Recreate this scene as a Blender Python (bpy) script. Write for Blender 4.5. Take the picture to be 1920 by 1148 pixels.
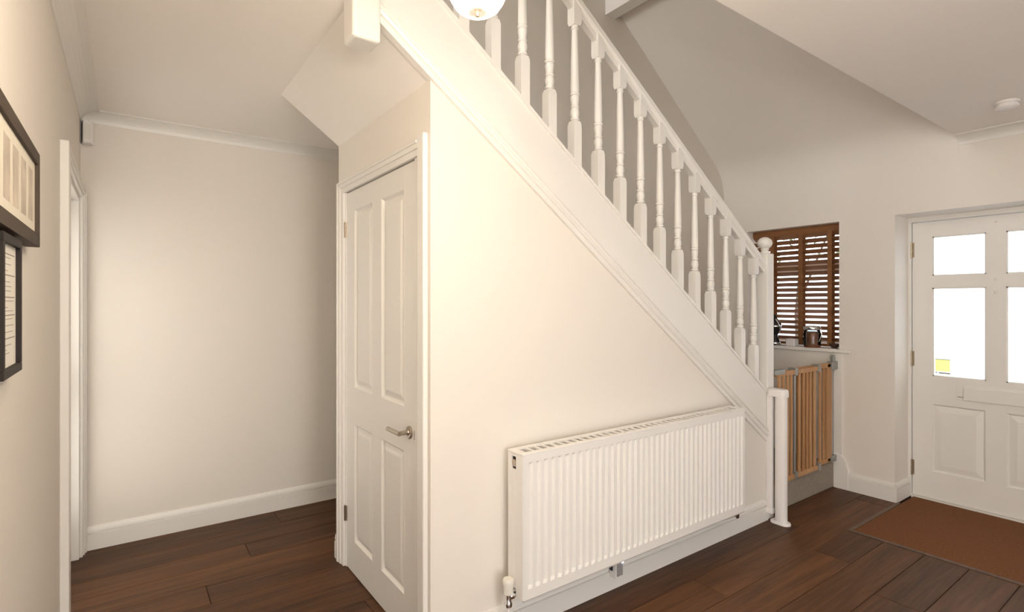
import bpy, bmesh, math, random
from mathutils import Vector, Matrix
for o in list(bpy.data.objects): bpy.data.objects.remove(o, do_unlink=True)
S = bpy.context.scene
COL = S.collection
random.seed(7)
R = math.radians

# ------------------------------------------------------------------ camera
cd = bpy.data.cameras.new('camera'); cam = bpy.data.objects.new('camera', cd); COL.objects.link(cam)
cd.sensor_width = 36; cd.lens = 1002.73 * 36 / 1920; cd.shift_y = -6.84 / 1920
cd.clip_start = .02; cd.clip_end = 200
cam.location = (0, 0, 1.4039); cam.rotation_euler = (R(90), 0, R(54.2023 - 90))
S.camera = cam
# ------------------------------------------------------------------ sky, added fill lights, exposure
w = bpy.data.worlds.new('sky'); S.world = w; w.use_nodes = True
bg = w.node_tree.nodes['Background']; bg.inputs[0].default_value = (.90, .95, 1.0, 1); bg.inputs[1].default_value = 3.5
def area(name, loc, rot, sx, sy, power, col):
    l = bpy.data.lights.new(name, 'AREA'); l.shape = 'RECTANGLE'; l.size = sx; l.size_y = sy; l.energy = power; l.color = col
    o = bpy.data.objects.new(name, l); COL.objects.link(o); o.location = loc; o.rotation_euler = rot
    return o
area('added_rear_fill', (.45, -2.32, 1.22), (R(90), 0, 0), 1.05, 1.9, 21, (1.0, .955, .90))  # added soft fill from behind the camera, source unseen
area('added_side_fill', (-.36, -.95, 1.15), (R(90), 0, R(-90)), 1.1, 1.8, 4, (1.0, .95, .89))  # added fill from the left; no such bright room is seen
area('added_landing_fill', (-1.60, 1.85, 3.25), (R(90), 0, R(-90)), 1.2, .9, 30, (.92, .95, 1.0))  # added cool fill for the stairwell, out of view
BULB = 980.0          # emission strength of the hall light's bulbs
vs = S.view_settings
vs.view_transform = 'Standard'; vs.look = 'None'; vs.gamma = 1; vs.use_curve_mapping = False; vs.exposure = 0.22

# ------------------------------------------------------------------ dimensions (metres)
XL, YB, XF, XD = -.21, 3.866, 4.383, 4.639
XC, YS, YI, YO = .948, 1.85, 2.80, 2.945
ZC, YE, YR = 2.48, 1.12, -2.20
def strtop(x): return 3.3046 - .7351 * x
def mtop(x): return 3.0318 - .7319 * x
def mbot(x): return 2.9533 - .7280 * x

# ------------------------------------------------------------------ materials
def nodes(name):
    m = bpy.data.materials.new(name); m.use_nodes = True
    nt = m.node_tree; return m, nt, nt.nodes['Principled BSDF']
def paint(name, col, rough=.6, bump=.0, scale=300, metal=0, var=0.0, spec=.5):
    m, nt, p = nodes(name)
    p.inputs['Base Color'].default_value = (*col, 1); p.inputs['Roughness'].default_value = rough
    p.inputs['Metallic'].default_value = metal; p.inputs['Specular IOR Level'].default_value = spec
    if bump or var:
        tc = nt.nodes.new('ShaderNodeTexCoord'); n = nt.nodes.new('ShaderNodeTexNoise')
        n.inputs['Scale'].default_value = scale; n.inputs['Detail'].default_value = 4
        nt.links.new(tc.outputs['Object'], n.inputs['Vector'])
        if bump:
            b = nt.nodes.new('ShaderNodeBump'); b.inputs['Strength'].default_value = bump; b.inputs['Distance'].default_value = .002
            nt.links.new(n.outputs['Fac'], b.inputs['Height']); nt.links.new(b.outputs['Normal'], p.inputs['Normal'])
        if var:
            n2 = nt.nodes.new('ShaderNodeTexNoise'); n2.inputs['Scale'].default_value = scale / 8; n2.inputs['Detail'].default_value = 5
            nt.links.new(tc.outputs['Object'], n2.inputs['Vector'])
            r = nt.nodes.new('ShaderNodeValToRGB'); r.color_ramp.elements[0].position = .3; r.color_ramp.elements[1].position = .7
            r.color_ramp.elements[0].color = (*[c * (1 - var) for c in col], 1); r.color_ramp.elements[1].color = (*[min(1, c * (1 + var)) for c in col], 1)
            nt.links.new(n2.outputs['Fac'], r.inputs['Fac']); nt.links.new(r.outputs['Color'], p.inputs['Base Color'])
    return m
def wood(name, dark, light, axis=0, scale=1.0, rough=.45, rnd=.5, fine=60):
    """grain stretched along one world axis, every object its own shade"""
    m, nt, p = nodes(name); N = nt.nodes.new; L = nt.links.new
    g = N('ShaderNodeNewGeometry'); oi = N('ShaderNodeObjectInfo')
    off = N('ShaderNodeVectorMath'); off.operation = 'SCALE'
    comb = N('ShaderNodeCombineXYZ'); 
    for i in range(3): L(oi.outputs['Random'], comb.inputs[i])
    L(comb.outputs[0], off.inputs[0]); off.inputs['Scale'].default_value = 37
    add = N('ShaderNodeVectorMath'); L(g.outputs['Position'], add.inputs[0]); L(off.outputs[0], add.inputs[1])
    mp = N('ShaderNodeMapping'); sc = [1, 1, 1]
    for i in range(3): sc[i] = .06 if i == axis else 1
    mp.inputs['Scale'].default_value = sc; L(add.outputs[0], mp.inputs['Vector'])
    n1 = N('ShaderNodeTexNoise'); n1.inputs['Scale'].default_value = 14 * scale; n1.inputs['Detail'].default_value = 8; n1.inputs['Distortion'].default_value = 1.2
    n2 = N('ShaderNodeTexNoise'); n2.inputs['Scale'].default_value = fine * scale; n2.inputs['Detail'].default_value = 6
    L(mp.outputs[0], n1.inputs['Vector']); L(mp.outputs[0], n2.inputs['Vector'])
    mx = N('ShaderNodeMix'); mx.data_type = 'FLOAT'; mx.inputs[0].default_value = .4
    L(n1.outputs['Fac'], mx.inputs[2]); L(n2.outputs['Fac'], mx.inputs[3])
    ad = N('ShaderNodeMath'); ad.operation = 'MULTIPLY_ADD'; L(oi.outputs['Random'], ad.inputs[0]); ad.inputs[1].default_value = .35 * rnd; L(mx.outputs[0], ad.inputs[2])
    sb = N('ShaderNodeMath'); sb.operation = 'SUBTRACT'; L(ad.outputs[0], sb.inputs[0]); sb.inputs[1].default_value = .175 * rnd
    r = N('ShaderNodeValToRGB'); r.color_ramp.elements[0].position = .32; r.color_ramp.elements[1].position = .70
    r.color_ramp.elements[0].color = (*dark, 1); r.color_ramp.elements[1].color = (*light, 1)
    L(sb.outputs[0], r.inputs['Fac']); L(r.outputs['Color'], p.inputs['Base Color'])
    p.inputs['Roughness'].default_value = rough; p.inputs['Specular IOR Level'].default_value = .3
    b = N('ShaderNodeBump'); b.inputs['Strength'].default_value = .12; b.inputs['Distance'].default_value = .002
    L(n2.outputs['Fac'], b.inputs['Height']); L(b.outputs['Normal'], p.inputs['Normal'])
    return m
def glass_thin(name, tint=(1, 1, 1), gloss=.08, rough=.02):
    m = bpy.data.materials.new(name); m.use_nodes = True; nt = m.node_tree; nt.nodes.clear(); N = nt.nodes.new; L = nt.links.new
    o = N('ShaderNodeOutputMaterial'); t = N('ShaderNodeBsdfTransparent'); t.inputs[0].default_value = (*tint, 1)
    g = N('ShaderNodeBsdfGlossy'); g.inputs['Roughness'].default_value = rough
    fr = N('ShaderNodeLayerWeight'); fr.inputs['Blend'].default_value = gloss
    mx = N('ShaderNodeMixShader'); L(fr.outputs['Fresnel'], mx.inputs[0]); L(t.outputs[0], mx.inputs[1]); L(g.outputs[0], mx.inputs[2]); L(mx.outputs[0], o.inputs[0])
    return m
def frosted(name):
    """rippled obscure glass: transparent, blurred by a wavy normal"""
    m = bpy.data.materials.new(name); m.use_nodes = True; nt = m.node_tree; nt.nodes.clear(); N = nt.nodes.new; L = nt.links.new
    o = N('ShaderNodeOutputMaterial'); g = N('ShaderNodeBsdfRefraction'); g.inputs['Roughness'].default_value = .35; g.inputs['IOR'].default_value = 1.15
    tc = N('ShaderNodeTexCoord'); mp = N('ShaderNodeMapping'); mp.inputs['Scale'].default_value = (1, 1, 2.5); L(tc.outputs['Object'], mp.inputs[0])
    n = N('ShaderNodeTexNoise'); n.inputs['Scale'].default_value = 22; n.inputs['Detail'].default_value = 2; L(mp.outputs[0], n.inputs['Vector'])
    b = N('ShaderNodeBump'); b.inputs['Strength'].default_value = .8; b.inputs['Distance'].default_value = .01; L(n.outputs['Fac'], b.inputs['Height']); L(b.outputs[0], g.inputs['Normal'])
    t = N('ShaderNodeBsdfTranslucent'); t.inputs[0].default_value = (.95, .97, 1, 1)
    mx = N('ShaderNodeMixShader'); mx.inputs[0].default_value = .35; L(g.outputs[0], mx.inputs[1]); L(t.outputs[0], mx.inputs[2]); L(mx.outputs[0], o.inputs[0])
    return m
def milky(name, col, fac, gloss=.06):
    m = bpy.data.materials.new(name); m.use_nodes = True; nt = m.node_tree; nt.nodes.clear(); N = nt.nodes.new; L = nt.links.new
    o = N('ShaderNodeOutputMaterial'); t = N('ShaderNodeBsdfTransparent'); tr = N('ShaderNodeBsdfTranslucent'); tr.inputs[0].default_value = (*col, 1)
    g = N('ShaderNodeBsdfGlossy'); g.inputs['Roughness'].default_value = .05
    a = N('ShaderNodeMixShader'); a.inputs[0].default_value = fac; L(t.outputs[0], a.inputs[1]); L(tr.outputs[0], a.inputs[2])
    b = N('ShaderNodeMixShader'); b.inputs[0].default_value = gloss; L(a.outputs[0], b.inputs[1]); L(g.outputs[0], b.inputs[2]); L(b.outputs[0], o.inputs[0])
    return m
def emit(name, col, strength):
    m, nt, p = nodes(name); p.inputs['Base Color'].default_value = (*col, 1)
    p.inputs['Emission Color'].default_value = (*col, 1); p.inputs['Emission Strength'].default_value = strength
    return m
M = dict(
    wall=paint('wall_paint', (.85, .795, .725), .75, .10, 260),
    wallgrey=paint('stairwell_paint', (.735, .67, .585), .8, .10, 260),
    ceil=paint('ceiling_paint', (.93, .885, .83), .85, .06, 260),
    trim=paint('white_gloss_paint', (.86, .83, .78), .38, .03, 90),
    door=paint('white_door_paint', (.84, .81, .76), .40, .05, 120),
    radiator=paint('radiator_enamel', (.87, .84, .80), .32),
    plastic=paint('white_plastic', (.86, .82, .80), .30),
    ivory=paint('ivory_plastic', (.80, .77, .70), .4),
    steel=paint('brushed_steel', (.52, .46, .39), .28, metal=1),
    chrome=paint('chrome', (.75, .75, .76), .12, metal=1),
    brass=paint('aged_brass', (.45, .36, .24), .3, metal=1),
    hinge=paint('worn_brass', (.40, .33, .24), .4, metal=1),
    dark=paint('painted_shade', (.03, .028, .026), .9),
    grille=paint('grey_plastic', (.34, .32, .31), .5, .4, 900),
    frame=paint('dark_brown_frame', (.075, .055, .04), .6, .25, 500, spec=.2),
    frameblk=paint('black_frame', (.022, .017, .015), .55, .1, 400, spec=.2),
    mat_board=paint('cream_mount', (.80, .74, .62), .8),
    paper=paint('white_paper', (.82, .78, .70), .8),
    ink=paint('grey_ink', (.33, .28, .25), .8),
    photo=paint('faded_photo', (.58, .50, .40), .5, 0, 90, var=.28),
    carpet=paint('beige_carpet', (.34, .29, .23), .95, .9, 700, var=.12),
    coir=paint('coir_matting', (.19, .068, .018), .95, 1.0, 600, var=.16),
    subfloor=paint('floor_joint', (.035, .02, .012), .9),
    plank=wood('dark_oak_plank', (.046, .019, .0065), (.16, .066, .024), 0, 1.0, .5, .5, 70),
    strip=wood('oak_edging', (.085, .046, .026), (.16, .088, .05), 0, 1.0, .4, .4),
    gate=wood('beech_slat', (.40, .20, .085), (.58, .33, .155), 2, 1.3, .45, .45),
    gatemetal=paint('galvanised_grey', (.36, .36, .34), .4, .1, 300, metal=.6),
    blind=wood('stained_blind_slat', (.19, .078, .028), (.32, .145, .058), 1, 1.3, .4, .3),
    glass=glass_thin('clear_glass'),
    bowl=milky('opal_lamp_glass', (1, .96, .90), .10),
    jarglass=glass_thin('jar_glass', (.93, .96, .96), .3),
    obscure=milky('added_side_pane', (1, .95, .88), 1.0, .04),
    frost=frosted('rippled_obscure_glass'),
    bulb=emit('bulb_glow', (1.0, .86, .68), BULB),
    led=emit('led_glow', (.75, .82, 1.0), 9),
    yellow=milky('yellow_sticker', (.95, .95, .52), 1.0, .03),
    stickerpaper=milky('sticker_backing', (.9, .9, .85), 1.0, .03),
    greyink=paint('sticker_print', (.30, .31, .29), .7),
    biscuit=paint('brown_biscuits', (.27, .10, .045), .8, 1, 60, var=.5),
    black=paint('black_gloss', (.018, .018, .02), .12),
    darkbrown=paint('dark_bowl_glaze', (.06, .03, .02), .3),
    bark=paint('bark', (.10, .07, .05), .9, .6, 40),
    leaf=paint('leaf', (.09, .12, .045), .7, var=.3, scale=20),
    grass=paint('pale_gravel', (.27, .27, .265), .95, .5, 50, var=.2),
)

# ------------------------------------------------------------------ mesh builder
ORG = {}
class B:
    def __init__(s): s.v = []; s.f = []
    def add(s, vs, fs):
        n = len(s.v); s.v += [tuple(v) for v in vs]; s.f += [tuple(i + n for i in f) for f in fs]; return s
    def box(s, x0, x1, y0, y1, z0, z1):
        return s.add([(x0,y0,z0),(x1,y0,z0),(x1,y1,z0),(x0,y1,z0),(x0,y0,z1),(x1,y0,z1),(x1,y1,z1),(x0,y1,z1)],
                     [(3,2,1,0),(4,5,6,7),(0,1,5,4),(1,2,6,5),(2,3,7,6),(3,0,4,7)])
    def loft(s, rings, cap=True, closed=True):
        n = len(rings[0]); vs = [p for r in rings for p in r]; fs = []
        for k in range(len(rings) - 1):
            for i in range(n if closed else n - 1):
                j = (i + 1) % n; fs.append((k*n+i, k*n+j, (k+1)*n+j, (k+1)*n+i))
        if cap: fs += [tuple(range(n))[::-1], tuple(range((len(rings)-1)*n, len(rings)*n))]
        return s.add(vs, fs)
    def prism(s, poly, axis, a, b):
        """polygon extruded along an axis; poly holds the two other coordinates in xyz order"""
        def P(p, t): q = list(p); q.insert(axis, t); return tuple(q)
        return s.loft([[P(p, a) for p in poly], [P(p, b) for p in poly]])
    def rake(s, prof, x0, z0, x1, z1):
        """(y,z) profile carried along a slope with plumb-cut ends"""
        return s.loft([[(x0, y, z0 + z) for y, z in prof], [(x1, y, z1 + z) for y, z in prof]])
    def lathe(s, prof, c=(0,0,0), seg=20, axis='z', cap=True, sx=1, sy=1):
        rings = []
        for r, h in prof:
            ring = []
            for i in range(seg):
                a = 2*math.pi*i/seg; p = (r*math.cos(a)*sx, r*math.sin(a)*sy, h)
                if axis == 'x': p = (p[2], p[0], p[1])
                elif axis == 'y': p = (p[1], p[2], p[0])
                ring.append((p[0]+c[0], p[1]+c[1], p[2]+c[2]))
            rings.append(ring)
        return s.loft(rings, cap)
    def tube(s, pts, r, seg=10):
        pts = [Vector(p) for p in pts]; rings = []; up = None
        for i, p in enumerate(pts):
            t = (pts[min(i+1, len(pts)-1)] - pts[max(i-1, 0)]).normalized()
            if up is None: up = t.orthogonal().normalized()
            up = (up - t * up.dot(t)).normalized(); sd = t.cross(up); rr = r[i] if isinstance(r, (list, tuple)) else r
            rings.append([p + up*rr*math.cos(2*math.pi*k/seg) + sd*rr*math.sin(2*math.pi*k/seg) for k in range(seg)])
        return s.loft(rings)
    def build(s, name, mat, parent=None, bevel=0, segs=2, smooth=False, local=False, label=None):
        if parent is not None: org = Vector((0,0,0)) if local else ORG[parent.name]
        else:
            xs, ys, zs = zip(*s.v); org = Vector(((min(xs)+max(xs))/2, (min(ys)+max(ys))/2, min(zs)))
        me = bpy.data.meshes.new(name); bm = bmesh.new()
        vv = [bm.verts.new(Vector(v) - org) for v in s.v]; bm.verts.ensure_lookup_table()
        for f in s.f:
            try: bm.faces.new([vv[i] for i in f])
            except ValueError: pass
        bmesh.ops.recalc_face_normals(bm, faces=bm.faces)
        if bevel:
            ed = [e for e in bm.edges if len(e.link_faces) == 2 and e.calc_face_angle(0) > R(35)]
            bmesh.ops.bevel(bm, geom=ed, offset=bevel, segments=segs, affect='EDGES', profile=.5, clamp_overlap=True)
        bm.to_mesh(me); bm.free()
        if smooth:
            for p in me.polygons: p.use_smooth = True
            me.set_sharp_from_angle(angle=R(40)) if hasattr(me, 'set_sharp_from_angle') else None
        me.materials.append(M[mat]); o = bpy.data.objects.new(name, me); COL.objects.link(o)
        if parent is not None: o.parent = parent
        else: o.location = org
        ORG[o.name] = org
        if label: o['label'] = label
        return o
def tag(o, label=None, cat=None, group=None, kind=None):
    if label: o['label'] = label
    if cat: o['category'] = cat
    if group: o['group'] = group
    if kind: o['kind'] = kind
    return o
def empty(name, loc, label, cat, group=None, kind=None, rz=0):
    o = bpy.data.objects.new(name, None); COL.objects.link(o); o.location = loc; o.rotation_euler = (0, 0, rz); o.empty_display_size = .1
    ORG[o.name] = Vector(loc); return tag(o, label, cat, group, kind)
def struct(o, label, cat): return tag(o, label, cat, None, 'structure')
def ball(r, h, c, n=9, zs=1):
    return [(r*math.sin(math.pi*i/(n-1)) + 1e-4, c + h*-math.cos(math.pi*i/(n-1))) for i in range(n)]

# ================================================================== THE SHELL
# floor: slab, planks running along the stair wall, recess for the doormat
MX, MY0, MY1 = 3.596, .480, 1.463
fl = struct(B().box(-1.5, 4.75, YR-.1, YB+.1, -.12, -.014).build('floor', 'subfloor'), 'dark brown oak plank floor running through the hall', 'floor')
rw = (MY1 - MY0) / 5
row0 = MY1 - 19*rw
r = 0; y = row0
while y < YB:
    x = -.9 - (r*.83 % 1.9); 
    while x < 4.72:
        L = 1.9; a, b = max(x, -.34), min(x+L, 4.70)
        y0, y1 = max(y, YR), min(y+rw, YB)
        if MY0 - .01 < y < MY1 - .01: b = min(b, MX)
        if b - a > .02 and y1 - y0 > .01:
            g = .0011; c = .0022
            q = B(); q.loft([[(a+g,y0+g,-.014),(b-g,y0+g,-.014),(b-g,y1-g,-.014),(a+g,y1-g,-.014)],
                             [(a+g,y0+g,-c),(b-g,y0+g,-c),(b-g,y1-g,-c),(a+g,y1-g,-c)],
                             [(a+g+c,y0+g+c,0),(b-g-c,y0+g+c,0),(b-g-c,y1-g-c,0),(a+g+c,y1-g-c,0)]])
            q.build('plank', 'plank', fl)
        x += L
    y += rw; r += 1
B().box(MX, MX+.030, MY0, MY1, -.014, .0035).build('edging_strip', 'strip', fl, .0012, label='oak edging strip beside doormat')
B().box(MX+.03, XF-.0, MY1-.024, MY1, -.014, .0035).build('edging_strip', 'strip', fl, .0012, label='oak edging strip beside doormat')

# walls
lw = B()
lw.box(XL-.12, XL, YR-.1, -1.52, 0, 2.60).box(XL-.12, XL, -1.52, -.38, 2.08, 2.60).box(XL-.12, XL, -1.52, -.38, 0, .02).box(XL-.12, XL, -.38, 2.77, 0, 2.60).box(XL-.12, XL, 3.77, YB+.1, 0, 2.60).box(XL-.12, XL, 2.77, 3.77, 1.985, 2.60)  # gap behind the camera is added to admit the side fill
struct(lw.build('wall_left', 'wall'), 'cream wall with picture frames and a white doorway', 'wall')
struct(B().box(XL, 2.7, YB, YB+.1, 0, 2.60).build('wall_back', 'wall'), 'plain cream wall at the end of the passage', 'wall')
struct(B().box(2.6, 2.7, YO, YB, 0, 2.60).build('wall_passage', 'wall'), 'cream wall closing the passage behind the stairs', 'wall')
# front wall with window and door openings
WY0, WY1, WZ0, WZ1 = 1.838, 2.575, 1.045, 2.016
DY0, DY1, DZ = .505, 1.475, 2.017
fw = B()
fw.box(XF, 4.72, YR-.1, DY0, 0, 2.62).box(XF, 4.72, DY0, DY1, DZ, 2.62).box(XF, 4.72, DY1, WY0, 0, 2.62)
fw.box(XF, 4.72, WY0, WY1, 0, WZ0).box(XF, 4.72, WY0, WY1, WZ1, 2.62).box(XF, 4.72, WY1, YO, 0, 2.62)
struct(fw.build('wall_front', 'wall'), 'cream front wall around the glazed door and the blind window', 'wall')
rr = B()
rr.box(XL-.12, -.10, YR-.1, YR, 0, 2.6).box(1.0, 4.72, YR-.1, YR, 0, 2.6).box(-.10, 1.0, YR-.1, YR, 0, .22).box(-.10, 1.0, YR-.1, YR, 2.20, 2.6)  # unseen gap left for the added rear fill
struct(rr.build('wall_rear', 'wall'), 'cream wall behind the photographer with an opening added for light', 'wall')
# wall under the stair string
sw = B(); x1 = 3.37
sw.prism([(XC, 0), (x1, 0), (x1, mtop(x1)), (XC, mtop(XC))], 1, YS, YS+.06)
struct(sw.build('wall_stair', 'wall'), 'cream triangular wall under the staircase behind the radiator', 'wall')
cw = B()
cw.box(XC, XC+.06, YS+.06, 1.98, 0, 2.27).box(XC, XC+.06, 2.826, YO, 0, 2.27).box(XC, XC+.06, 1.98, 2.826, 1.988, 2.27)
struct(cw.build('wall_cupboard', 'wall'), 'cream wall around the white understairs cupboard door', 'wall')
# stairwell far wall: stands behind the balusters, follows the soffit and the roof slope
def roof(x): return 5.924 - .776*x
wf = B()
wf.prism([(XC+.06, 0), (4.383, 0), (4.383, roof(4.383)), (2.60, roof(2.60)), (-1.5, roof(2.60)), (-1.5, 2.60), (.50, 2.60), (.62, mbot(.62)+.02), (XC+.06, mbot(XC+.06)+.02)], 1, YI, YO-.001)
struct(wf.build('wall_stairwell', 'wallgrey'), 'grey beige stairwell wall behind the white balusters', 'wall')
# ceilings
ce = B()
ce.box(-1.5, XF, YR-.1, YE, ZC, 2.62).box(-1.5, .65, YE, YB+.1, ZC, 2.62).box(.65, 2.7, YO, YB+.1, ZC, 2.62)
struct(ce.build('ceiling', 'ceil'), 'cream hall ceiling with an open stairwell edge', 'ceiling')
so = B(); so.prism([(.56, mbot(.56)), (XC+.05, mbot(XC+.05)), (XC+.05, mbot(XC+.05)+.10), (.56, mbot(.56)+.10)], 1, YS-.004, YO)
struct(so.build('ceiling_soffit', 'ceil'), 'sloping cream soffit under the upper stairs', 'ceiling')
sl = B(); sl.prism([(4.40, roof(4.40)), (2.60, roof(2.60)), (2.60, roof(2.60)+.1), (4.40, roof(4.40)+.1)], 1, YE-.12, YO)
th = math.atan(.776); dd = .20; zc_ = roof(XF)
p0, p1, p2 = (XF, zc_-dd), (XF, zc_), (XF-dd*math.cos(th), zc_+dd*math.sin(th))
arc = [tuple((1-t)**2*a + 2*t*(1-t)*b + t*t*c for a, b, c in zip(p0, p1, p2)) for t in [i/10 for i in range(11)]]
sl.prism(arc + [(p2[0]+.02, p2[1]+.03), (XF+.03, zc_+.03), (XF+.03, zc_-dd)], 1, YE, YI)
struct(sl.build('ceiling_slope', 'wall', smooth=True), 'sloping cream ceiling over the stairwell above the window', 'ceiling')
up = B(); up.box(-1.7, 2.61, YE-.12, YO, roof(2.60), roof(2.60)+.1)
struct(up.build('ceiling_landing', 'ceil'), 'flat upper ceiling over the landing', 'ceiling')
struct(B().box(2.869, 2.97, YE, YI, 3.527, roof(2.87)+.05).build('trim_1', 'ceil'), 'boxed beam across the stairwell under the upper ceiling', 'beam')
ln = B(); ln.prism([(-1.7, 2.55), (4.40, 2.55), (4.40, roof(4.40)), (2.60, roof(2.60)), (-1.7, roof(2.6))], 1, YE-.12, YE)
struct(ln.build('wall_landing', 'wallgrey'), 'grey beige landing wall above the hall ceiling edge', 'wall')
le = B(); le.box(-1.6, -1.5, YE, YI, 2.5, 2.80).box(-1.6, -1.5, YE, YI, 3.70, roof(2.6)).box(-1.6, -1.5, YE, 1.25, 2.8, 3.7).box(-1.6, -1.5, 2.45, YI, 2.8, 3.7)  # gap added to pass the landing fill, out of view
struct(le.build('wall_landing_end', 'wallgrey'), 'grey beige end wall of the landing with an opening added for light', 'wall')

# cornices (cove) and skirtings
def run(prof, p0, p1, out, z=0):
    """profile (distance from wall, height) carried from p0 to p1, out = unit direction away from the wall"""
    b = B(); b.loft([[(p[0]+out[0]*d, p[1]+out[1]*d, z+h) for d, h in prof] for p in (p0, p1)]); return b
cove = [(0, 0), (0, -.058), (.005, -.058), (.006, -.052)] + [(.006+.070*(1-math.cos(t)), -.052+.046*math.sin(t)) for t in [R(a) for a in (15,30,45,60,75,88)]] + [(.080, -.006), (.088, -.006), (.088, 0)]
struct(run(cove, (XL, YR), (XL, YB), (1, 0), ZC).build('trim_2', 'trim'), 'plaster cove cornice along the wall with picture frames', 'cornice')
struct(run(cove, (XL, YB), (2.6, YB), (0, -1), ZC).build('trim_3', 'trim'), 'plaster cove cornice across the passage end wall', 'cornice')
struct(run(cove, (XF, YR), (XF, YE), (-1, 0), ZC).build('trim_4', 'trim'), 'plaster cove cornice above the front door ending at the stairwell', 'cornice')
SK = [(0, 0), (.018, 0), (.018, .089), (.008, .0905), (.008, .0965), (.0165, .100), (.0145, .113), (.010, .123), (.006, .130), (0, .132)]
struct(run(SK, (-.18, YB), (2.6, YB), (0, -1)).build('baseboard_back', 'trim'), 'white moulded skirting along the passage end wall', 'skirting')
struct(run(SK, (XC, YS), (3.36, YS), (0, -1)).build('baseboard_stair', 'trim'), 'white moulded skirting below the radiator', 'skirting')
b = run(SK, (XC-.016, YO), (2.6, YO), (0, 1)); b.loft([[(XC-d, YO-.022, h) for d, h in SK], [(XC-d, YO+.018, h) for d, h in SK]])
struct(b.build('baseboard_passage', 'trim'), 'white skirting returning round the cupboard corner', 'skirting')
b = run(SK, (XF, DY1), (XF, 1.775), (-1, 0))
bf = struct(b.build('baseboard_front', 'trim'), 'white skirting between the step and the front door', 'skirting')
cv = [(1.765, 0), (1.90, 0), (1.90, .225), (1.868, .262), (1.85, .262)] + [(1.765+.072*math.cos(R(a))*1.0+.0, .158+.10*math.sin(R(a))) for a in (80, 65, 50, 35, 20, 8, 0)][::1]
cv = [(1.768, 0), (1.884, 0), (1.884, .228), (1.866, .262), (1.846, .262), (1.826, .256), (1.806, .242), (1.790, .220), (1.780, .195), (1.775, .165), (1.768, .150)]
B().prism([(y, z) for y, z in cv], 0, XF-.022, XF).build('curved_end', 'trim', bf, .002)
run(SK, (XF-.018, DY1), (XD-.02, DY1), (0, -1)).build('return_piece', 'trim', bf)
struct(run(SK, (XF, YR), (XF, DY0), (-1, 0)).build('baseboard_entrance', 'trim'), 'white skirting beyond the front door', 'skirting')
struct(run(SK, (XL, -.38), (XL, 2.69), (1, 0)).build('baseboard_left', 'trim'), 'white skirting under the picture frames', 'skirting')
struct(B().box(XF-.014, XF, 1.812, 1.872, .24, 1.02).build('trim_5', 'trim', None, .002), 'white painted batten under the window sill where the gate is fixed', 'batten')

# ================================================================== DOORS AND WINDOW
def panel(bld, x, dx, y0, y1, z0, z1, w=.045, d=.013):
    """raised-and-fielded panel seen on face x; dx = +1 into the door"""
    def ring(ins, dep): return [(x+dx*dep, y0+ins, z0+ins), (x+dx*dep, y1-ins, z0+ins), (x+dx*dep, y1-ins, z1-ins), (x+dx*dep, y0+ins, z1-ins)]
    bld.loft([ring(-.004, d+.008), ring(-.004, -.0005), ring(0, -.0005), ring(.005, .004), ring(.011, d), ring(.015, d), ring(w-.006, .0035), ring(w, .0025)], cap=True)
def slab_with_holes(bld, x0, x1, y0, y1, z0, z1, holes):
    ys = sorted({y0, y1, *[h[0] for h in holes], *[h[1] for h in holes]}); zs = sorted({z0, z1, *[h[2] for h in holes], *[h[3] for h in holes]})
    for a, c in zip(ys, ys[1:]):
        z = None
        for e, g in zip(zs, zs[1:]):
            my, mz = (a+c)/2, (e+g)/2
            if any(h[0] < my < h[1] and h[2] < mz < h[3] for h in holes): continue
            bld.box(x0, x1, a, c, e, g)
# --- understairs cupboard door
cd_ = empty('door_1', (XC, 2.816, 0), 'white four panel cupboard door under the stairs', 'door', kind='structure')
pan = [(2.095, 2.343, .173, .778), (2.456, 2.698, .173, .778), (2.095, 2.343, .966, 1.880), (2.456, 2.698, .966, 1.880)]
q = B(); slab_with_holes(q, XC+.002, XC+.037, 1.986, 2.818, .006, 1.980, pan); q.build('leaf', 'door', cd_)
for h in pan:
    q = B(); panel(q, XC+.002, 1, *h); q.build('panel', 'door', cd_)
q = B(); q.prism([(2.83, 0), (2.912, 0), (2.912, 2.046), (2.83, 1.986)], 0, XC-.014, XC).prism([(2.866, 0), (2.912, 0), (2.912, 2.046), (2.866, 2.012)], 0, XC-.020, XC-.013).prism([(2.894, 0), (2.912, 0), (2.912, 2.046), (2.894, 2.033)], 0, XC-.025, XC-.019)
q.build('architrave', 'trim', cd_, .0025)
q = B(); q.prism([(1.926, 1.986), (2.83, 1.986), (2.912, 2.046), (1.926, 2.046)], 0, XC-.014, XC).prism([(1.926, 2.012), (2.866, 2.012), (2.912, 2.046), (1.926, 2.046)], 0, XC-.020, XC-.013).prism([(1.926, 2.033), (2.894, 2.033), (2.912, 2.046), (1.926, 2.046)], 0, XC-.025, XC-.019)
q.build('architrave', 'trim', cd_, .0025)
B().box(XC-.022, XC, 1.868, 1.926, 0, 2.062).build('architrave', 'trim', cd_, .006)
B().box(XC-.003, XC+.05, 1.926, 1.984, 0, 1.986).build('jamb', 'trim', cd_, .001)
B().box(XC-.001, XC+.05, 2.819, 2.831, 0, 1.986).build('jamb', 'trim', cd_, .001)
for z0 in (.244, 1.748):
    hg = B()
    for k in range(3): hg.lathe([(.0055, z0+.001+k*.0277), (.0055, z0+.0265+k*.0277)], (XC-.005, 2.8245, 0), 10)
    hg.box(XC-.002, XC+.003, 2.808, 2.838, z0+.002, z0+.081)
    hg.build('hinge', 'steel', cd_)
hd = B().lathe([(.026, 0), (.026, -.006), (.023, -.009), (.012, -.010), (.010, -.014)], (XC+.002, 2.037, .868), 24, 'x').build('handle', 'steel', cd_, smooth=True)
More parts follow.
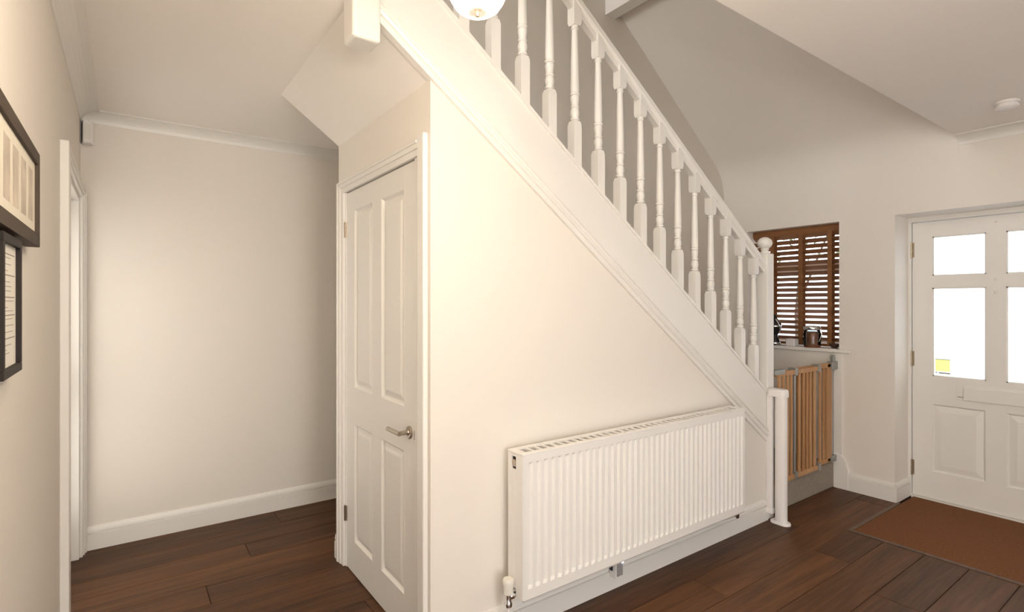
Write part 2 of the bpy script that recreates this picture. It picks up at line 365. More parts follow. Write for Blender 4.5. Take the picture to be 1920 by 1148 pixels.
B().tube([(XC-.006, 2.037, .868), (XC-.048, 2.037, .868)], .0095, 14).build('neck', 'steel', hd, smooth=True)
B().tube([(XC-.048, 2.028, .868), (XC-.048, 2.150, .868)], .0095, 14).build('lever', 'steel', hd, smooth=True)
B().box(XC-.0005, XC+.003, 1.992, 1.996, .845, .882).build('latch_plate', 'steel', cd_)

# --- front door in its recess
fd = empty('door_2', (XD, 1.451, 0), 'white front door with four obscure glass panes and a letterplate', 'door', kind='structure')
FY0, FY1 = .531, 1.451
gl = [(1.041, 1.334, 1.592, 1.870), (.648, .941, 1.592, 1.870), (1.041, 1.334, .880, 1.507), (.648, .941, .880, 1.507)]
pn = [(1.043, 1.337, .205, .684), (.645, .939, .205, .684)]
q = B(); slab_with_holes(q, XD, XD+.044, FY0, FY1, .012, 1.977, gl + pn); q.build('leaf', 'door', fd)
for h in pn:
    q = B(); panel(q, XD, 1, *h, w=.052, d=.012); q.build('panel', 'door', fd)
for h in gl:
    pane = B().box(XD+.018, XD+.024, h[0]-.003, h[1]+.003, h[2]-.003, h[3]+.003).build('pane', 'frost', fd)
    q = B()
    for (a, b2, c, d) in ((h[0], h[0]+.008, h[2], h[3]), (h[1]-.008, h[1], h[2], h[3]), (h[0], h[1], h[2], h[2]+.008), (h[0], h[1], h[3]-.008, h[3])): q.box(XD+.006, XD+.018, a, b2, c, d)
    q.build('glazing_bead', 'door', fd)
lp = B().box(XD-.018, XD, .835, 1.156, .737, .823).build('letterplate', 'door', fd, .003)
B().box(XD-.004, XD, .80, 1.20, .735, .845).build('letterplate_surround', 'door', fd, .002)
B().box(XD-.006, XD, 1.16, 1.19, .752, .757).build('letterplate_screw', 'hinge', fd)
for z, rad in ((1.555, .010), (1.471, .010), (1.935, .006)):
    B().lathe([(rad, 0), (rad, -.004), (rad*.6, -.007)], (XD, .992, z), 16, 'x').build('stud', 'ivory', fd, smooth=True)
for z0 in (.152, .940, 1.726):
    hg = B()
    for k in range(3): hg.lathe([(.007, z0+k*.038), (.007, z0+.036+k*.038)], (XD-.006, 1.456, 0), 10)
    hg.box(XD-.002, XD+.002, 1.440, 1.468, z0+.004, z0+.110)
    hg.build('hinge', 'hinge', fd)
q = B(); q.box(XD-.012, XD+.06, 1.4555, 1.478, 0, 2.02).box(XD-.012, XD+.06, .502, .527, 0, 2.02).box(XD-.012, XD+.06, .527, 1.4555, 1.982, 2.02)
q.build('door_frame', 'trim', fd, .002)
B().box(XD-.02, XD+.06, .527, 1.4555, -.012, .010).build('threshold', 'ivory', fd, .002)
st = B().box(XD+.0150, XD+.0176, 1.234, 1.322, .897, 1.005).build('sticker', 'stickerpaper', fd, label='yellow sticker on the glass')
B().box(XD+.0144, XD+.0151, 1.237, 1.319, .918, 1.000).build('sticker_print', 'yellow', st)
B().box(XD+.0142, XD+.0151, 1.236, 1.320, 1.000, 1.004).box(XD+.0142, XD+.0151, 1.236, 1.300, .902, .911).box(XD+.0142, XD+.0151, 1.308, 1.320, .905, .911).build('sticker_border', 'greyink', st)

# --- doorway in the wall with the pictures
ld = empty('door_3', (XL, 3.77, 0), 'white side door with panes added to let in light in the wall beyond the picture frames', 'door', kind='structure')
q = B(); q.box(XL, XL+.030, 2.695, 2.772, 0, 2.035); q.build('architrave', 'trim', ld, .004)
q = B(); q.box(XL, XL+.016, 3.768, 3.850, 0, 2.030).box(XL, XL+.024, 3.795, 3.850, 0, 2.03).box(XL, XL+.031, 3.825, 3.850, 0, 2.03); q.build('architrave', 'trim', ld, .003)
q = B(); q.box(XL, XL+.016, 2.772, 3.768, 1.983, 2.030).box(XL, XL+.024, 2.772, 3.795, 2.000, 2.03).box(XL, XL+.029, 2.772, 3.825, 2.016, 2.03); q.build('architrave', 'trim', ld, .003)
q = B(); q.box(XL-.125, XL+.001, 3.745, 3.772, 0, 1.985).box(XL-.125, XL+.001, 2.768, 2.795, 0, 1.985).box(XL-.125, XL+.001, 2.795, 3.745, 1.96, 1.987); q.build('jamb', 'trim', ld, .002)
gp = [(2.90, 3.22, .24, .90), (3.32, 3.64, .24, .90), (2.90, 3.22, 1.02, 1.85), (3.32, 3.64, 1.02, 1.85)]  # panes added to spread daylight into the passage, unseen
q = B(); slab_with_holes(q, XL-.12, XL-.085, 2.797, 3.743, .006, 1.958, gp); q.build('leaf', 'door', ld)
for k, h in enumerate(gp):
    B().box(XL-.106, XL-.101, h[0]-.002, h[1]+.002, h[2]-.002, h[3]+.002).build('pane', 'obscure', ld)

# --- window with timber blind
wn = empty('window_1', (4.60, 2.2, WZ0), 'white framed window behind the brown wooden blind', 'window', kind='structure')
q = B(); fx0, fx1 = 4.60, 4.66
q.box(fx0, fx1, WY0, WY0+.05, WZ0, WZ1).box(fx0, fx1, WY1-.05, WY1, WZ0, WZ1).box(fx0, fx1, WY0, WY1, WZ0, WZ0+.05).box(fx0, fx1, WY0, WY1, WZ1-.05, WZ1).box(fx0, fx1, WY0, WY1, 1.64, 1.725)
q.build('window_frame', 'trim', wn, .003)
B().box(4.628, 4.632, WY0+.04, WY1-.04, WZ0+.04, 1.65).build('pane', 'glass', wn)
B().box(4.628, 4.632, WY0+.04, WY1-.04, 1.715, WZ1-.04).build('pane', 'glass', wn)
q = B(); q.box(XF, fx0, WY0+.0005, WY1-.0005, WZ0-.022, WZ0+.004).box(XF-.030, XF, 1.752, 2.66, WZ0-.022, WZ0+.004)
q.build('window_sill', 'trim', wn, .004)

bl = empty('venetian_blind', (4.49, 2.2, WZ0), 'brown wooden venetian blind in the window by the stairs', 'blind')
B().box(4.465, 4.52, WY0+.006, 2.572, 1.962, WZ1-.001).build('headrail', 'blind', bl, .003)
slat = None; ta = R(34); hw = .025
for i in range(20):
    z = 1.947 - i*.0440
    if slat is None:
        q = B(); dx, dz = hw*math.cos(ta), hw*math.sin(ta); nx, nz = .0014*math.sin(ta), .0014*math.cos(ta)
        q.prism([(4.49-dx-nx, z+dz-nz), (4.49-dx+nx, z+dz+nz), (4.49+dx+nx, z-dz+nz), (4.49+dx-nx, z-dz-nz)], 1, WY0+.010, 2.570)
        slat = q.build('slat', 'blind', bl)
    else:
        c = slat.copy(); COL.objects.link(c); c.parent = bl; c.location = (0, 0, -i*.0440)
for y in (1.941, 2.165, 2.40):
    B().box(4.4635, 4.465, y-.017, y+.017, WZ0+.03, 1.965).box(4.515, 4.5165, y-.017, y+.017, WZ0+.03, 1.965).build('ladder_tape', 'blind', bl)
B().box(4.465, 4.515, WY0+.010, 2.570, WZ0+.012, WZ0+.034).build('bottom_rail', 'blind', bl, .003)

# ================================================================== STAIRCASE
sc = empty('staircase', (3.395, 1.875, 0), 'white painted staircase with turned balusters and a ball topped newel', 'staircase')
SY0, SY1 = 1.838, 1.908
# string (board between balusters and wall) with cap and lower moulding
q = B(); xa, xb = .70, 3.36
q.prism([(xa, mtop(xa)-.02), (xb, mtop(xb)-.02), (xb, strtop(xb)-.008), (xa, strtop(xa)-.008)], 1, SY0, SY1)
sg = q.build('string', 'trim', sc)
B().rake([(SY0-.007, -.022), (SY1+.007, -.022), (SY1+.007, -.004), (SY1+.002, 0), (SY0-.002, 0), (SY0-.007, -.004)], xa, strtop(xa), xb, strtop(xb)).build('string_cap', 'trim', sg)
mp = [(SY0+.03, -.006), (SY0-.004, -.006), (SY0-.006, .004), (SY0-.006, .018), (SY0-.014, .022), (SY0-.019, .034), (SY0-.011, .045), (SY0-.011, .054), (SY0-.021, .059), (SY0-.021, .070), (SY0-.012, .078), (SY0+.03, .078)]
B().rake(mp, xa, mbot(xa), 3.358, mbot(3.358)).build('string_moulding', 'trim', sg)
B().rake([(SY1-.001, -.30), (SY1+.0, -.008), (SY1-.03, -.008), (SY1-.03, -.30)], xa, strtop(xa), xb, strtop(xb)).build('string_backing', 'trim', sg)
# handrail
def hrb(x): return 2.350 - .712*(x - 2.3)
yc = 1.873
hp = [(-.015, 0), (.015, 0), (.015, .030), (.022, .033), (.029, .042), (.029, .056), (.025, .062), (.026, .075), (.018, .086), (0, .090), (-.018, .086), (-.026, .075), (-.025, .062), (-.029, .056), (-.029, .042), (-.022, .033), (-.015, .030)]
B().rake([(yc+a, b_) for a, b_ in hp], .72, hrb(.72), 3.362, hrb(3.362)).build('handrail', 'trim', sc)
# balusters: square foot, turned shaft, square head
def baluster():
    h = .0235; q = B()
    def sq(s, z): return [(-s, -s, z), (s, -s, z), (s, s, z), (-s, s, z)]
    q.loft([sq(h, -.30), sq(h, -.004), sq(h*.80, .014)])
    q.lathe([(.016, .010), (.016, .016), (.021, .020), (.021, .027), (.0165, .030), (.020, .040), (.0225, .052), (.020, .066), (.0165, .075), (.0205, .079), (.0205, .085), (.0165, .089),
             (.018, .102), (.0215, .122), (.0205, .130), (.0175, .134), (.0225, .138), (.0225, .146), (.018, .150), (.0205, .158), (.0205, .175), (.0185, .27), (.0155, .40), (.0140, .440), (.014, .444),
             (.0175, .448), (.0175, .454), (.0150, .458), (.0190, .466), (.0205, .472)], (0, 0, 0), 18)
    q.loft([sq(h*.82, .464), sq(h, .478), sq(h, .575)])
    return q
bal = None
for k in range(17):
    x = 3.256 - .1541*k
    z = 3.494 - .7298*x
    if bal is None:
        bal = baluster().build('baluster', 'trim', sc, smooth=True, local=True)
        o = bal
    else:
        o = bal.copy(); COL.objects.link(o); o.parent = sc
    o.location = (x - 3.395, yc - 1.875, z)
# newel with ball
q = B(); nx0, nx1, ny0, ny1 = 3.356, 3.436, 1.835, 1.915
nw = q.box(nx0, nx1, ny0, ny1, 0, 1.722).build('newel', 'trim', sc, .005)
cx, cy = (nx0+nx1)/2, (ny0+ny1)/2
B().lathe([(.030, 1.718), (.031, 1.728), (.024, 1.735), (.022, 1.745), (.028, 1.753)] + [(r_, z_) for r_, z_ in ball(.046, .040, 1.792, 13) if z_ > 1.757], (cx, cy, 0), 28).build('ball_cap', 'trim', nw, smooth=True)
# top newel whose foot hangs below the ceiling
q = B(); q.box(.628, .730, 1.80, 1.902, 2.318, 3.72); q.build('newel', 'trim', sc, .012, 3, label='cream newel foot hanging below the ceiling')
# treads and risers
rise = .188; N0 = (3.436, 1.868)
poly = [[N0, (XF, 1.868), (XF, 2.412)], [N0, (XF, 2.412), (XF, YI), (3.975, YI)], [N0, (3.975, YI), (N0[0], YI)]]
for k, p in enumerate(poly):
    B().prism(p, 2, 0 if k == 0 else rise*k-.02, rise*(k+1)).build('winder', 'carpet', sc, .008 if k == 0 else .004, label='beige carpeted winder step')
for j in range(1, 11):
    xr = 3.436 - .262*(j-1); zt = rise*(3+j)
    B().box(xr-.285, xr+.018, SY1, YI, zt-.030, zt).build('tread', 'carpet', sc, .008)
    B().box(xr-.020, xr, SY1, YI, zt-rise, zt-.028).build('riser', 'carpet', sc)
B().box(.56, .833, SY1, YI, 2.59, 2.632).build('tread', 'carpet', sc, .008)

# ================================================================== RADIATOR
rx0, rx1, ry0, ry1, rz0, rz1 = 1.284, 2.867, 1.700, 1.806, .212, .797
rd = empty('radiator', (rx0, ry1, 0), 'white double panel radiator on the wall under the stairs', 'radiator')
n = 40; pitch = (rx1 - rx0 - .03) / n
cols = [rx0]; dep = [0]
for i in range(n):
    x = rx0 + .015 + i*pitch
    for t, d in ((.17, 0), (.33, 1), (.67, 1), (.83, 0)): cols.append(x + t*pitch); dep.append(d)
cols.append(rx1); dep.append(0)
rows = [(rz0, 0), (rz0+.040, 0), (rz0+.052, 1), (rz1-.046, 1), (rz1-.036, 0), (rz1-.006, 0)]
vv = [(x, ry0 + (.011 if d and e else 0), z) for z, e in rows for x, d in zip(cols, dep)]
nc = len(cols); ff = [(r_*nc+i, r_*nc+i+1, (r_+1)*nc+i+1, (r_+1)*nc+i) for r_ in range(len(rows)-1) for i in range(nc-1)]
q = B(); q.add(vv, ff); q.box(rx0, rx1, ry0+.0125, ry0+.017, rz0, rz1-.006)
q.loft([[(rx0, ry0, rz0), (rx1, ry0, rz0), (rx1, ry0+.012, rz0), (rx0, ry0+.012, rz0)], [(rx0, ry0+.004, rz0-.008), (rx1, ry0+.004, rz0-.008), (rx1, ry0+.014, rz0-.008), (rx0, ry0+.014, rz0-.008)]])
q.build('front_panel', 'radiator', rd)
B().box(rx0, rx1, ry1-.016, ry1, rz0+.004, rz1-.006).build('rear_panel', 'radiator', rd, .002)
q = B()
for i in range(38): q.box(rx0+.05+i*.0395, rx0+.052+i*.0395, ry0+.016, ry1-.016, rz0+.03, rz1-.03)
q.build('convector_fins', 'ivory', rd)['kind'] = 'stuff'
for x0, x1 in ((rx0-.004, rx0+.004), (rx1-.004, rx1+.004)):
    q = B()
    if x0 < 2:   # left cover with an oval opening for the bleed valve
        yo, zo = ry0+.066, rz1-.050
        q.box(x0, x1, ry0+.002, yo-.017, rz0, rz1-.004).box(x0, x1, yo+.012, ry1-.002, rz0, rz1-.004).box(x0, x1, yo-.017, yo+.012, rz0+.03, zo-.022).box(x0, x1, yo-.017, yo+.012, zo+.030, rz1-.004)
    else: q.box(x0, x1, ry0+.002, ry1-.002, rz0, rz1-.004)
    q.build('side_panel', 'radiator', rd, .0015)
B().lathe([(.015, 0), (.015, -.012), (.012, -.014)], (rx0+.010, ry0+.063, rz1-.048), 18, 'x').build('bleed_valve', 'steel', rd, smooth=True)
B().box(rx0+.006, rx0+.012, ry0+.02, ry1-.02, rz1-.09, rz1-.015).build('bleed_shade_plate', 'dark', rd)  # near-black plate paints the shade inside the valve opening
q = B(); zt0, zt1 = rz1-.007, rz1
q.box(rx0-.006, rx1+.006, ry0-.001, ry0+.026, zt0, zt1).box(rx0-.006, rx1+.006, ry1-.026, ry1+.001, zt0, zt1)
q.box(rx0-.006, rx0+.028, ry0+.026, ry1-.026, zt0, zt1).box(rx1-.028, rx1+.006, ry0+.026, ry1-.026, zt0, zt1)
q.build('top_grille', 'radiator', rd, .0015)
gr = None; L = rx1 - rx0 - .056; m_ = 36
for i in range(1, m_):
    x = rx0+.028+L*i/m_
    B().box(x-.0055, x+.0055, ry0+.026, ry1-.026, zt0+.001, zt1-.0008).build('grille_bar', 'radiator', rd)
B().box(rx0+.008, rx1-.008, ry0+.018, ry1-.018, rz1-.030, rz1-.026).build('added_slot_plate', 'radiator', rd)  # pale plate added under the grille to lighten its slots
# valves and pipes
tv = B().lathe([(.015, .226), (.020, .231), (.0205, .262), (.0235, .272), (.0235, .284), (.021, .289), (.006, .290), (.006, .292)], (1.250, 1.758, 0), 24).build('thermostatic_valve', 'ivory', rd, smooth=True)
B().lathe([(.008, .172), (.015, .178), (.016, .192), (.012, .198), (.012, .228)], (1.250, 1.758, 0), 20).build('valve_body', 'chrome', tv, smooth=True)
B().lathe([(.011, 0), (.014, .006), (.014, .018), (.010, .022), (.010, .040)], (1.255, 1.758, .216), 18, 'x').build('valve_union', 'chrome', tv, smooth=True)
B().tube([(1.250, 1.758, 0), (1.250, 1.758, .176)], .0075, 12).build('pipe', 'trim', tv, smooth=True)
B().tube([(1.205, 1.80, 0), (1.205, 1.80, .125)], .0065, 10).lathe([(.010, .118), (.011, .128), (.008, .138)], (1.205, 1.80, 0), 12).build('pipe', 'brass', tv, smooth=True)
lv = B().lathe([(.010, .150), (.014, .156), (.014, .186), (.009, .190)], (2.880, 1.758, 0), 16).build('lockshield_valve', 'steel', rd, smooth=True)
B().tube([(2.880, 1.758, .155), (2.872, 1.762, .150), (2.60, 1.800, .145), (2.2, 1.802, .145)], .0075, 12).build('pipe', 'trim', lv, smooth=True)

# control box with LED under the radiator
cb = empty('control_box', (1.93, 1.83, .076), 'small white box with grey front and lit LED below the radiator', 'sensor')
B().box(1.905, 1.952, 1.788, 1.833, .076, .168).build('housing', 'plastic', cb, .003)
B().box(1.909, 1.948, 1.784, 1.789, .086, .160).build('front_grille', 'grille', cb, .001)
B().lathe(ball(.006, .006, .151, 7), (1.944, 1.783, 0), 10).build('led', 'led', cb, smooth=True)
B().box(1.897, 1.905, 1.808, 1.826, .108, .150).build('cable_socket', 'black', cb, .002)

# ================================================================== GATES
wg = empty('wooden_gate', (3.45, 1.85, .188), 'beech wood extending stair gate with grey clips above the step', 'gate')
gy = 1.85
def rail(xa, xb, za, zb, y, th=.010): return B().box(xa, xb, y-th, y+th, za, zb).build('rail', 'gate', wg, .003)
rail(3.462, 4.075, .912, .944, gy-.012); rail(3.462, 4.075, .200, .232, gy-.012)
rail(3.72, 4.335, .918, .950, gy+.012); rail(3.72, 4.335, .208, .240, gy+.012)
for x in (3.503, 3.557, 3.612, 3.662, 3.772, 3.831, 3.881, 3.931, 3.985): B().box(x-.011, x+.011, gy-.020, gy-.006, .225, .920).build('bar', 'gate', wg, .003)
for x in (3.745, 3.806, 3.858, 3.908, 3.960, 4.055, 4.128, 4.185): B().box(x-.011, x+.011, gy+.006, gy+.020, .232, .925).build('bar', 'gate', wg, .003)
B().box(4.232, 4.300, gy+.002, gy+.024, .215, .945).build('end_post', 'gate', wg, .003)
for x in (3.714, 4.045): 
    B().box(x-.018, x+.018, gy-.027, gy+.027, .904, .956).build('clip', 'gatemetal', wg, .003); B().box(x-.018, x+.018, gy-.027, gy+.027, .192, .246).build('clip', 'gatemetal', wg, .003)
for x in (3.718, 4.008): B().box(x-.010, x+.010, gy-.012, gy+.010, .24, .91).build('slide_strip', 'gatemetal', wg, .002)
B().box(3.436, 3.560, gy-.026, gy+.005, .925, .957).build('hinge_bracket', 'gatemetal', wg, .004)
B().box(4.275, 4.370, gy-.01, gy+.028, .900, .958).build('latch_bracket', 'gatemetal', wg, .004)
B().prism([(4.315, .955), (4.352, .955), (4.352, .985), (4.342, 1.005), (4.328, 1.008), (4.318, .990)], 1, gy, gy+.022).build('latch_handle', 'gatemetal', wg, .003)
B().box(4.275, 4.370, gy-.004, gy+.028, .205, .250).build('bottom_bracket', 'gatemetal', wg, .003)

rg = empty('roll_up_gate', (3.372, 1.745, 0), 'white retractable stair gate housing standing against the newel', 'gate')
def stad(cx_, cy_, r_, l_, n_=10):   # stadium footprint along y
    return [(cx_+r_*math.cos(math.pi*i/n_), cy_+l_+r_*math.sin(math.pi*i/n_)) for i in range(n_+1)] + [(cx_+r_*math.cos(math.pi+math.pi*i/n_), cy_-l_+r_*math.sin(math.pi+math.pi*i/n_)) for i in range(n_+1)]
gx, gyc = 3.368, 1.752
B().prism(stad(gx, gyc, .031, .006), 2, .012, .815).build('tube', 'plastic', rg, smooth=True)
f0 = stad(gx, gyc+.004, .036, .026); B().loft([[(x, y, 0) for x, y in f0], [(x, y, .010) for x, y in f0], [(gx+(x-gx)*.9, gyc+(y-gyc)*.9, .016) for x, y in f0]]).build('foot', 'plastic', rg, smooth=True)
c0 = stad(gx, gyc+.022, .036, .030)
B().loft([[(x, y, .806) for x, y in c0], [(x, y, .836) for x, y in c0], [(gx+(x-gx)*.93, gyc+.022+(y-gyc-.022)*.95, .848) for x, y in c0], [(gx+(x-gx)*.72, gyc+.022+(y-gyc-.022)*.82, .854) for x, y in c0]]).build('cap', 'plastic', rg, smooth=True)
B().box(gx-.022, gx-.002, 1.800, 1.836, .06, .81).build('mounting_strip', 'plastic', rg, .003)
B().box(gx-.026, gx+.004, 1.796, 1.836, .05, .085).build('mounting_clip', 'plastic', rg, .004)
B().lathe([(.004, .64), (.010, .66), (.012, .70), (.010, .74), (.004, .76)], (gx+.027, gyc-.008, 0), 12).build('grip', 'plastic', rg, smooth=True)

# ================================================================== CEILING LIGHT
bz0 = 1.969
cl = empty('ceiling_light', (.470, .633, ZC), 'brass ceiling light with a lit glass bowl in front of the balusters and two added unseen bowls', 'lamp')
B().lathe([(.055, ZC), (.055, ZC-.012), (.030, ZC-.028), (.012, ZC-.04)], (.470, .633, 0), 24).build('ceiling_rose', 'brass', cl, smooth=True)
B().tube([(.470, .633, ZC-.03), (.470, .633, bz0+.17)], .008, 12).lathe(ball(.028, .032, bz0+.16, 9), (.470, .633, 0), 18).build('stem', 'brass', cl, smooth=True)
bx, by, bz = .5590, .8914, 1.9690; K = .875
ra = math.hypot(bx-.470, by-.633); a0 = math.atan2(by-.633, bx-.470)
def bowl_profile(): return [(.004, 0), (.020, .0012), (.036, .006), (.050, .017), (.060, .032), (.067, .052), (.070, .078), (.068, .105), (.062, .128)]
for k in range(3):  # first bowl hangs in view; other two are added as unseen light
    a = a0 + k*2*math.pi/3; px, py = .470+ra*math.cos(a), .633+ra*math.sin(a)
    ar = B().tube([(.470, .633, bz+.165), (.470+.35*(px-.470), .633+.35*(py-.633), bz+.135), (.470+.75*(px-.470), .633+.75*(py-.633), bz+.165), (px, py, bz+.195)], .0055, 10).lathe([(.030, bz+.150), (.030, bz+.16), (.018, bz+.178), (.008, bz+.20)], (px, py, 0), 20).build('arm', 'brass', cl, smooth=True)
    pr_ = [(a_*K, b_*K) for a_, b_ in bowl_profile()]; q = B(); q.lathe(pr_ + [(r_-.0025, z_+.002) for r_, z_ in pr_[::-1]], (px, py, bz), 36, cap=False); q.build('glass_bowl', 'bowl', ar, smooth=True)
    q = B(); q.lathe([(.0560, bz+.110), (.0560, bz+.117), (.0525, bz+.117), (.0525, bz+.110)], (px, py, 0), 36, cap=False); q.build('bowl_rim', 'brass', ar)
    q = B(); q.lathe([(.003, bz-.004), (.0045, bz+.002), (.004, bz+.006), (.009, bz+.010), (.015, bz+.020), (.017, bz+.032), (.014, bz+.040), (.004, bz+.042)], (px, py, 0), 20); q.build('finial', 'brass', ar, smooth=True)
    q = B(); q.lathe(ball(.018, .023, bz+.078, 9), (px, py, 0), 16); q.build('bulb', 'bulb', ar, smooth=True)

# ================================================================== WALL AND CEILING FITTINGS, PICTURES
sa = empty('smoke_alarm', (3.83, .775, ZC), 'round white smoke alarm on the hall ceiling', 'smoke alarm')
B().lathe([(.054, ZC), (.054, ZC-.012), (.052, ZC-.014)], (3.83, .775, 0), 32).build('base', 'plastic', sa, smooth=True)
B().lathe([(.047, ZC-.012), (.047, ZC-.018), (.051, ZC-.020), (.050, ZC-.032), (.040, ZC-.038), (.012, ZC-.040)], (3.83, .775, 0), 32).build('cover', 'plastic', sa, smooth=True)
ps = empty('motion_sensor', (XL, YB, 2.28), 'white alarm motion sensor in the corner under the cornice', 'sensor')
q = B(); q.prism([(-.206, 3.856), (-.196, 3.800), (-.160, 3.800), (-.150, 3.812), (-.150, 3.856)], 2, 2.292, 2.424); q.build('housing', 'plastic', ps, .006)
q = B(); q.prism([(-.194, 3.799), (-.164, 3.799), (-.161, 3.803), (-.197, 3.803)], 2, 2.315, 2.40); q.build('lens', 'ivory', ps, .002)
B().box(-.2095, -.205, 3.80, 3.856, 2.30, 2.42).build('bracket', 'grille', ps, .001)

# framed photographs
pf = empty('photo_frame', (XL, 1.4, 1.545), 'wide dark brown frame with a row of small photographs', 'picture frame')
fx = XL + .030; y0, y1, z0, z1 = .55, 1.825, 1.545, 1.783; t = .031
for (a, b_, c, d) in ((y0, y1, z1-t, z1), (y0, y1, z0, z0+t), (y0, y0+t, z0+t, z1-t), (y1-t, y1, z0+t, z1-t)):
    B().box(XL+.001, fx, a, b_, c, d).build('frame_rail', 'frame', pf, .0012)
B().box(XL+.001, XL+.023, y0+t, y1-t, z0+t, z1-t).build('mount', 'mat_board', pf)
ap = 1.752
for i in range(11):
    b_ = ap - i*.104
    if b_ - .074 < y0+t: break
    B().box(XL+.0228, XL+.0234, b_-.074, b_, z0+t+.026, z1-t-.026).build('photograph', 'photo', pf)
df = empty('document_frame', (XL, 1.46, 1.26), 'black framed printed document below the wide photo frame', 'picture frame')
y0, y1, z0, z1 = 1.345, 1.560, 1.258, 1.536; t = .017; fx = XL + .027
for (a, b_, c, d) in ((y0, y1, z1-t, z1), (y0, y1, z0, z0+t), (y0, y0+t, z0+t, z1-t), (y1-t, y1, z0+t, z1-t)):
    B().box(XL+.001, fx, a, b_, c, d).build('frame_rail', 'frameblk', df, .0012)
B().box(XL+.001, XL+.0185, y0+t, y1-t, z0+t, z1-t).build('document', 'paper', df)
q = B(); rnd = random.Random(3); z = z1-t-.020; k = 0
while z > z0+t+.02:
    ln_ = .16 if k % 4 == 0 else rnd.uniform(.05, .14); s0 = y0+t+.012 + (0 if k % 4 == 0 else rnd.uniform(0, .03))
    q.box(XL+.0183, XL+.0188, s0, min(s0+ln_, y1-t-.014), z, z+(.0022 if k % 4 == 0 else .0013)); z -= rnd.choice((.007, .009, .013)); k += 1
q.build('printed_lines', 'ink', df)['kind'] = 'stuff'

# ================================================================== DOORMAT AND WINDOW SILL ITEMS
tag(B().box(MX+.031, XF+.0, MY0+.002, MY1-.026, -.013, .001).box(XF, XD-.022, .53, MY1-.026, -.013, .001).build('doormat', 'coir'), 'brown coir doormat sunk into the floor at the front door', 'doormat')
SZ = WZ0 + .0045
jr = empty('glass_jar', (4.405, 2.033, SZ), 'clip top glass jar of brown biscuits on the window sill', 'jar')
jx, jy = 4.395, 2.04
pr_ = [(.052, SZ), (.060, SZ+.006), (.062, SZ+.02), (.062, SZ+.115), (.056, SZ+.130), (.052, SZ+.138)]
B().lathe(pr_ + [(r_-.003, z_+.003) for r_, z_ in pr_[::-1]], (jx, jy, 0), 28, cap=False).build('jar_body', 'jarglass', jr, smooth=True)
B().lathe([(.001, SZ+.001), (.058, SZ+.001), (.0585, SZ+.012), (.0585, SZ+.110), (.045, SZ+.121), (.02, SZ+.124), (.001, SZ+.124)], (jx, jy, 0), 24).build('biscuits', 'biscuit', jr, smooth=True)
ld_ = B().lathe([(.058, SZ+.138), (.060, SZ+.142), (.060, SZ+.160), (.054, SZ+.168), (.02, SZ+.170)], (jx, jy, 0), 28).build('lid', 'chrome', jr, smooth=True)
B().tube([(jx-.02, jy-.062, SZ+.05), (jx, jy-.071, SZ+.10), (jx, jy-.066, SZ+.150)], .0025, 8).tube([(jx+.02, jy-.062, SZ+.05), (jx, jy-.071, SZ+.10)], .0025, 8).build('clip_wire', 'chrome', ld_, smooth=True)
tl = empty('tealight_holder', (4.40, 2.205, SZ), 'small frosted white glass candle holder beside the biscuit jar', 'candle holder')
def rsq(h, z, r_=.006): return [(4.40+sx*(h-(r_ if i else 0)), 2.20+sy*(h-(0 if i else r_)), z) for sx, sy, i in ((-1,-1,0),(-1,-1,1),(1,-1,1),(1,-1,0),(1,1,0),(1,1,1),(-1,1,1),(-1,1,0))]
B().loft([rsq(.032, SZ), rsq(.036, SZ+.006), rsq(.037, SZ+.058), rsq(.033, SZ+.058), rsq(.032, SZ+.012)]).build('holder', 'plastic', tl)
B().lathe([(.022, SZ+.012), (.022, SZ+.052), (.002, SZ+.052)], (4.40, 2.20, 0), 16).lathe([(.0015, SZ+.05), (.0015, SZ+.065)], (4.40, 2.20, 0), 6).build('candle', 'paper', tl, smooth=True)
on = empty('dark_ornament', (4.40, 2.34, SZ), 'glossy black ornament with silver bands on the sill beside the newel', 'ornament')
B().lathe([(.030, SZ), (.045, SZ+.005), (.048, SZ+.02), (.030, SZ+.055), (.024, SZ+.085), (.040, SZ+.11), (.055, SZ+.145), (.052, SZ+.175), (.034, SZ+.205), (.018, SZ+.225), (.012, SZ+.25), (.002, SZ+.255)], (4.40, 2.345, 0), 24).build('body', 'black', on, smooth=True)
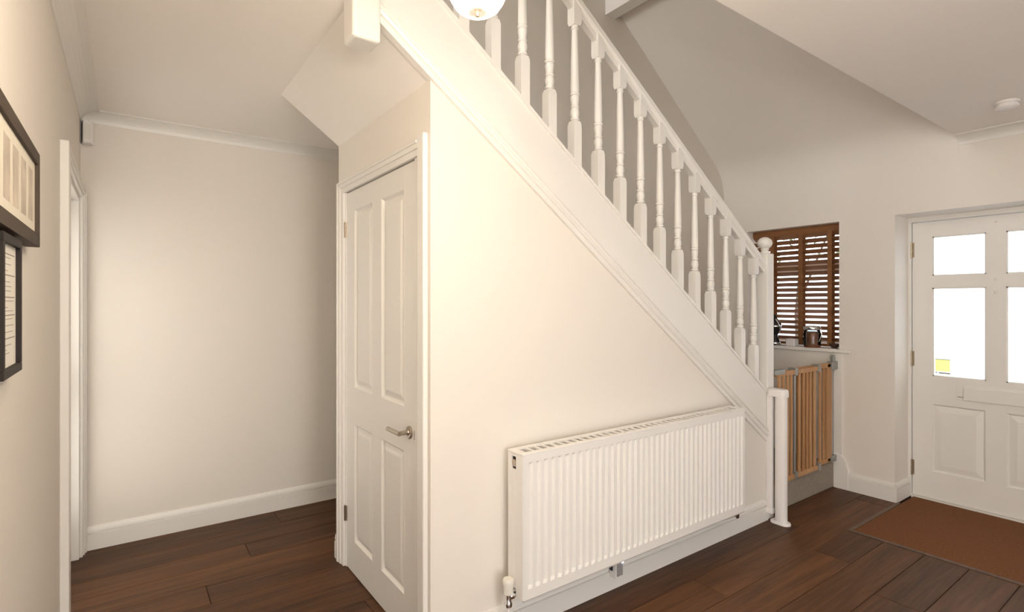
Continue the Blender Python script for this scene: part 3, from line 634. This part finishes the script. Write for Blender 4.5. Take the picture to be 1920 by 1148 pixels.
B().lathe([(.0555, SZ+.150), (.0575, SZ+.156), (.0555, SZ+.163)], (4.40, 2.345, 0), 24, cap=False).build('band', 'chrome', on, smooth=True)
B().lathe([(.0485, SZ+.008), (.051, SZ+.014), (.0485, SZ+.022)], (4.40, 2.345, 0), 24, cap=False).build('band', 'chrome', on, smooth=True)
B().tube([(4.375, 2.320, SZ+.215), (4.365, 2.295, SZ+.185), (4.370, 2.285, SZ+.155), (4.38, 2.292, SZ+.13)], .006, 10).build('handle', 'chrome', on, smooth=True)
tag(B().lathe([(.015, SZ), (.020, SZ+.004), (.034, SZ+.030), (.036, SZ+.036), (.033, SZ+.036), (.018, SZ+.008), (.001, SZ+.007)], (4.415, 1.885, 0), 24).build('small_bowl', 'darkbrown', smooth=True), 'small dark glazed bowl at the end of the window sill', 'bowl')

# ================================================================== OUTSIDE THE WINDOW
struct(B().box(4.75, 40, -25, 30, -.25, -.15).build('ground', 'grass'), 'pale gravel drive outside beyond the front wall', 'ground')
tr = empty('garden_tree', (11.5, 5.6, -.15), 'leafy tree in the garden seen through the blind', 'tree')
B().tube([(11.5, 5.6, -.15), (11.5, 5.65, 1.2), (11.45, 5.5, 2.6), (11.5, 5.3, 4.2)], [.05, .045, .035, .02], 10).tube([(11.5, 5.6, 1.4), (11.3, 5.1, 2.4), (11.2, 4.7, 3.2)], [.03, .02, .012], 8).build('trunk', 'bark', tr, smooth=True)
q = B(); rnd = random.Random(11)
for i in range(420):
    while True:
        p = Vector((rnd.uniform(-1, 1), rnd.uniform(-1, 1), rnd.uniform(-1, 1)))
        if .35 < p.length < 1: break
    c = Vector((11.45 + p.x*1.1, 5.3 + p.y*1.7, 3.2 + p.z*1.2)); u = Vector((rnd.gauss(0, 1), rnd.gauss(0, 1), rnd.gauss(0, 1))).normalized(); v = u.orthogonal().normalized()
    s_ = rnd.uniform(.05, .10); q.add([c-u*s_, c+v*s_*.5, c+u*s_, c-v*s_*.5], [(0, 1, 2, 3)])
q.build('foliage', 'leaf', tr)['kind'] = 'stuff'
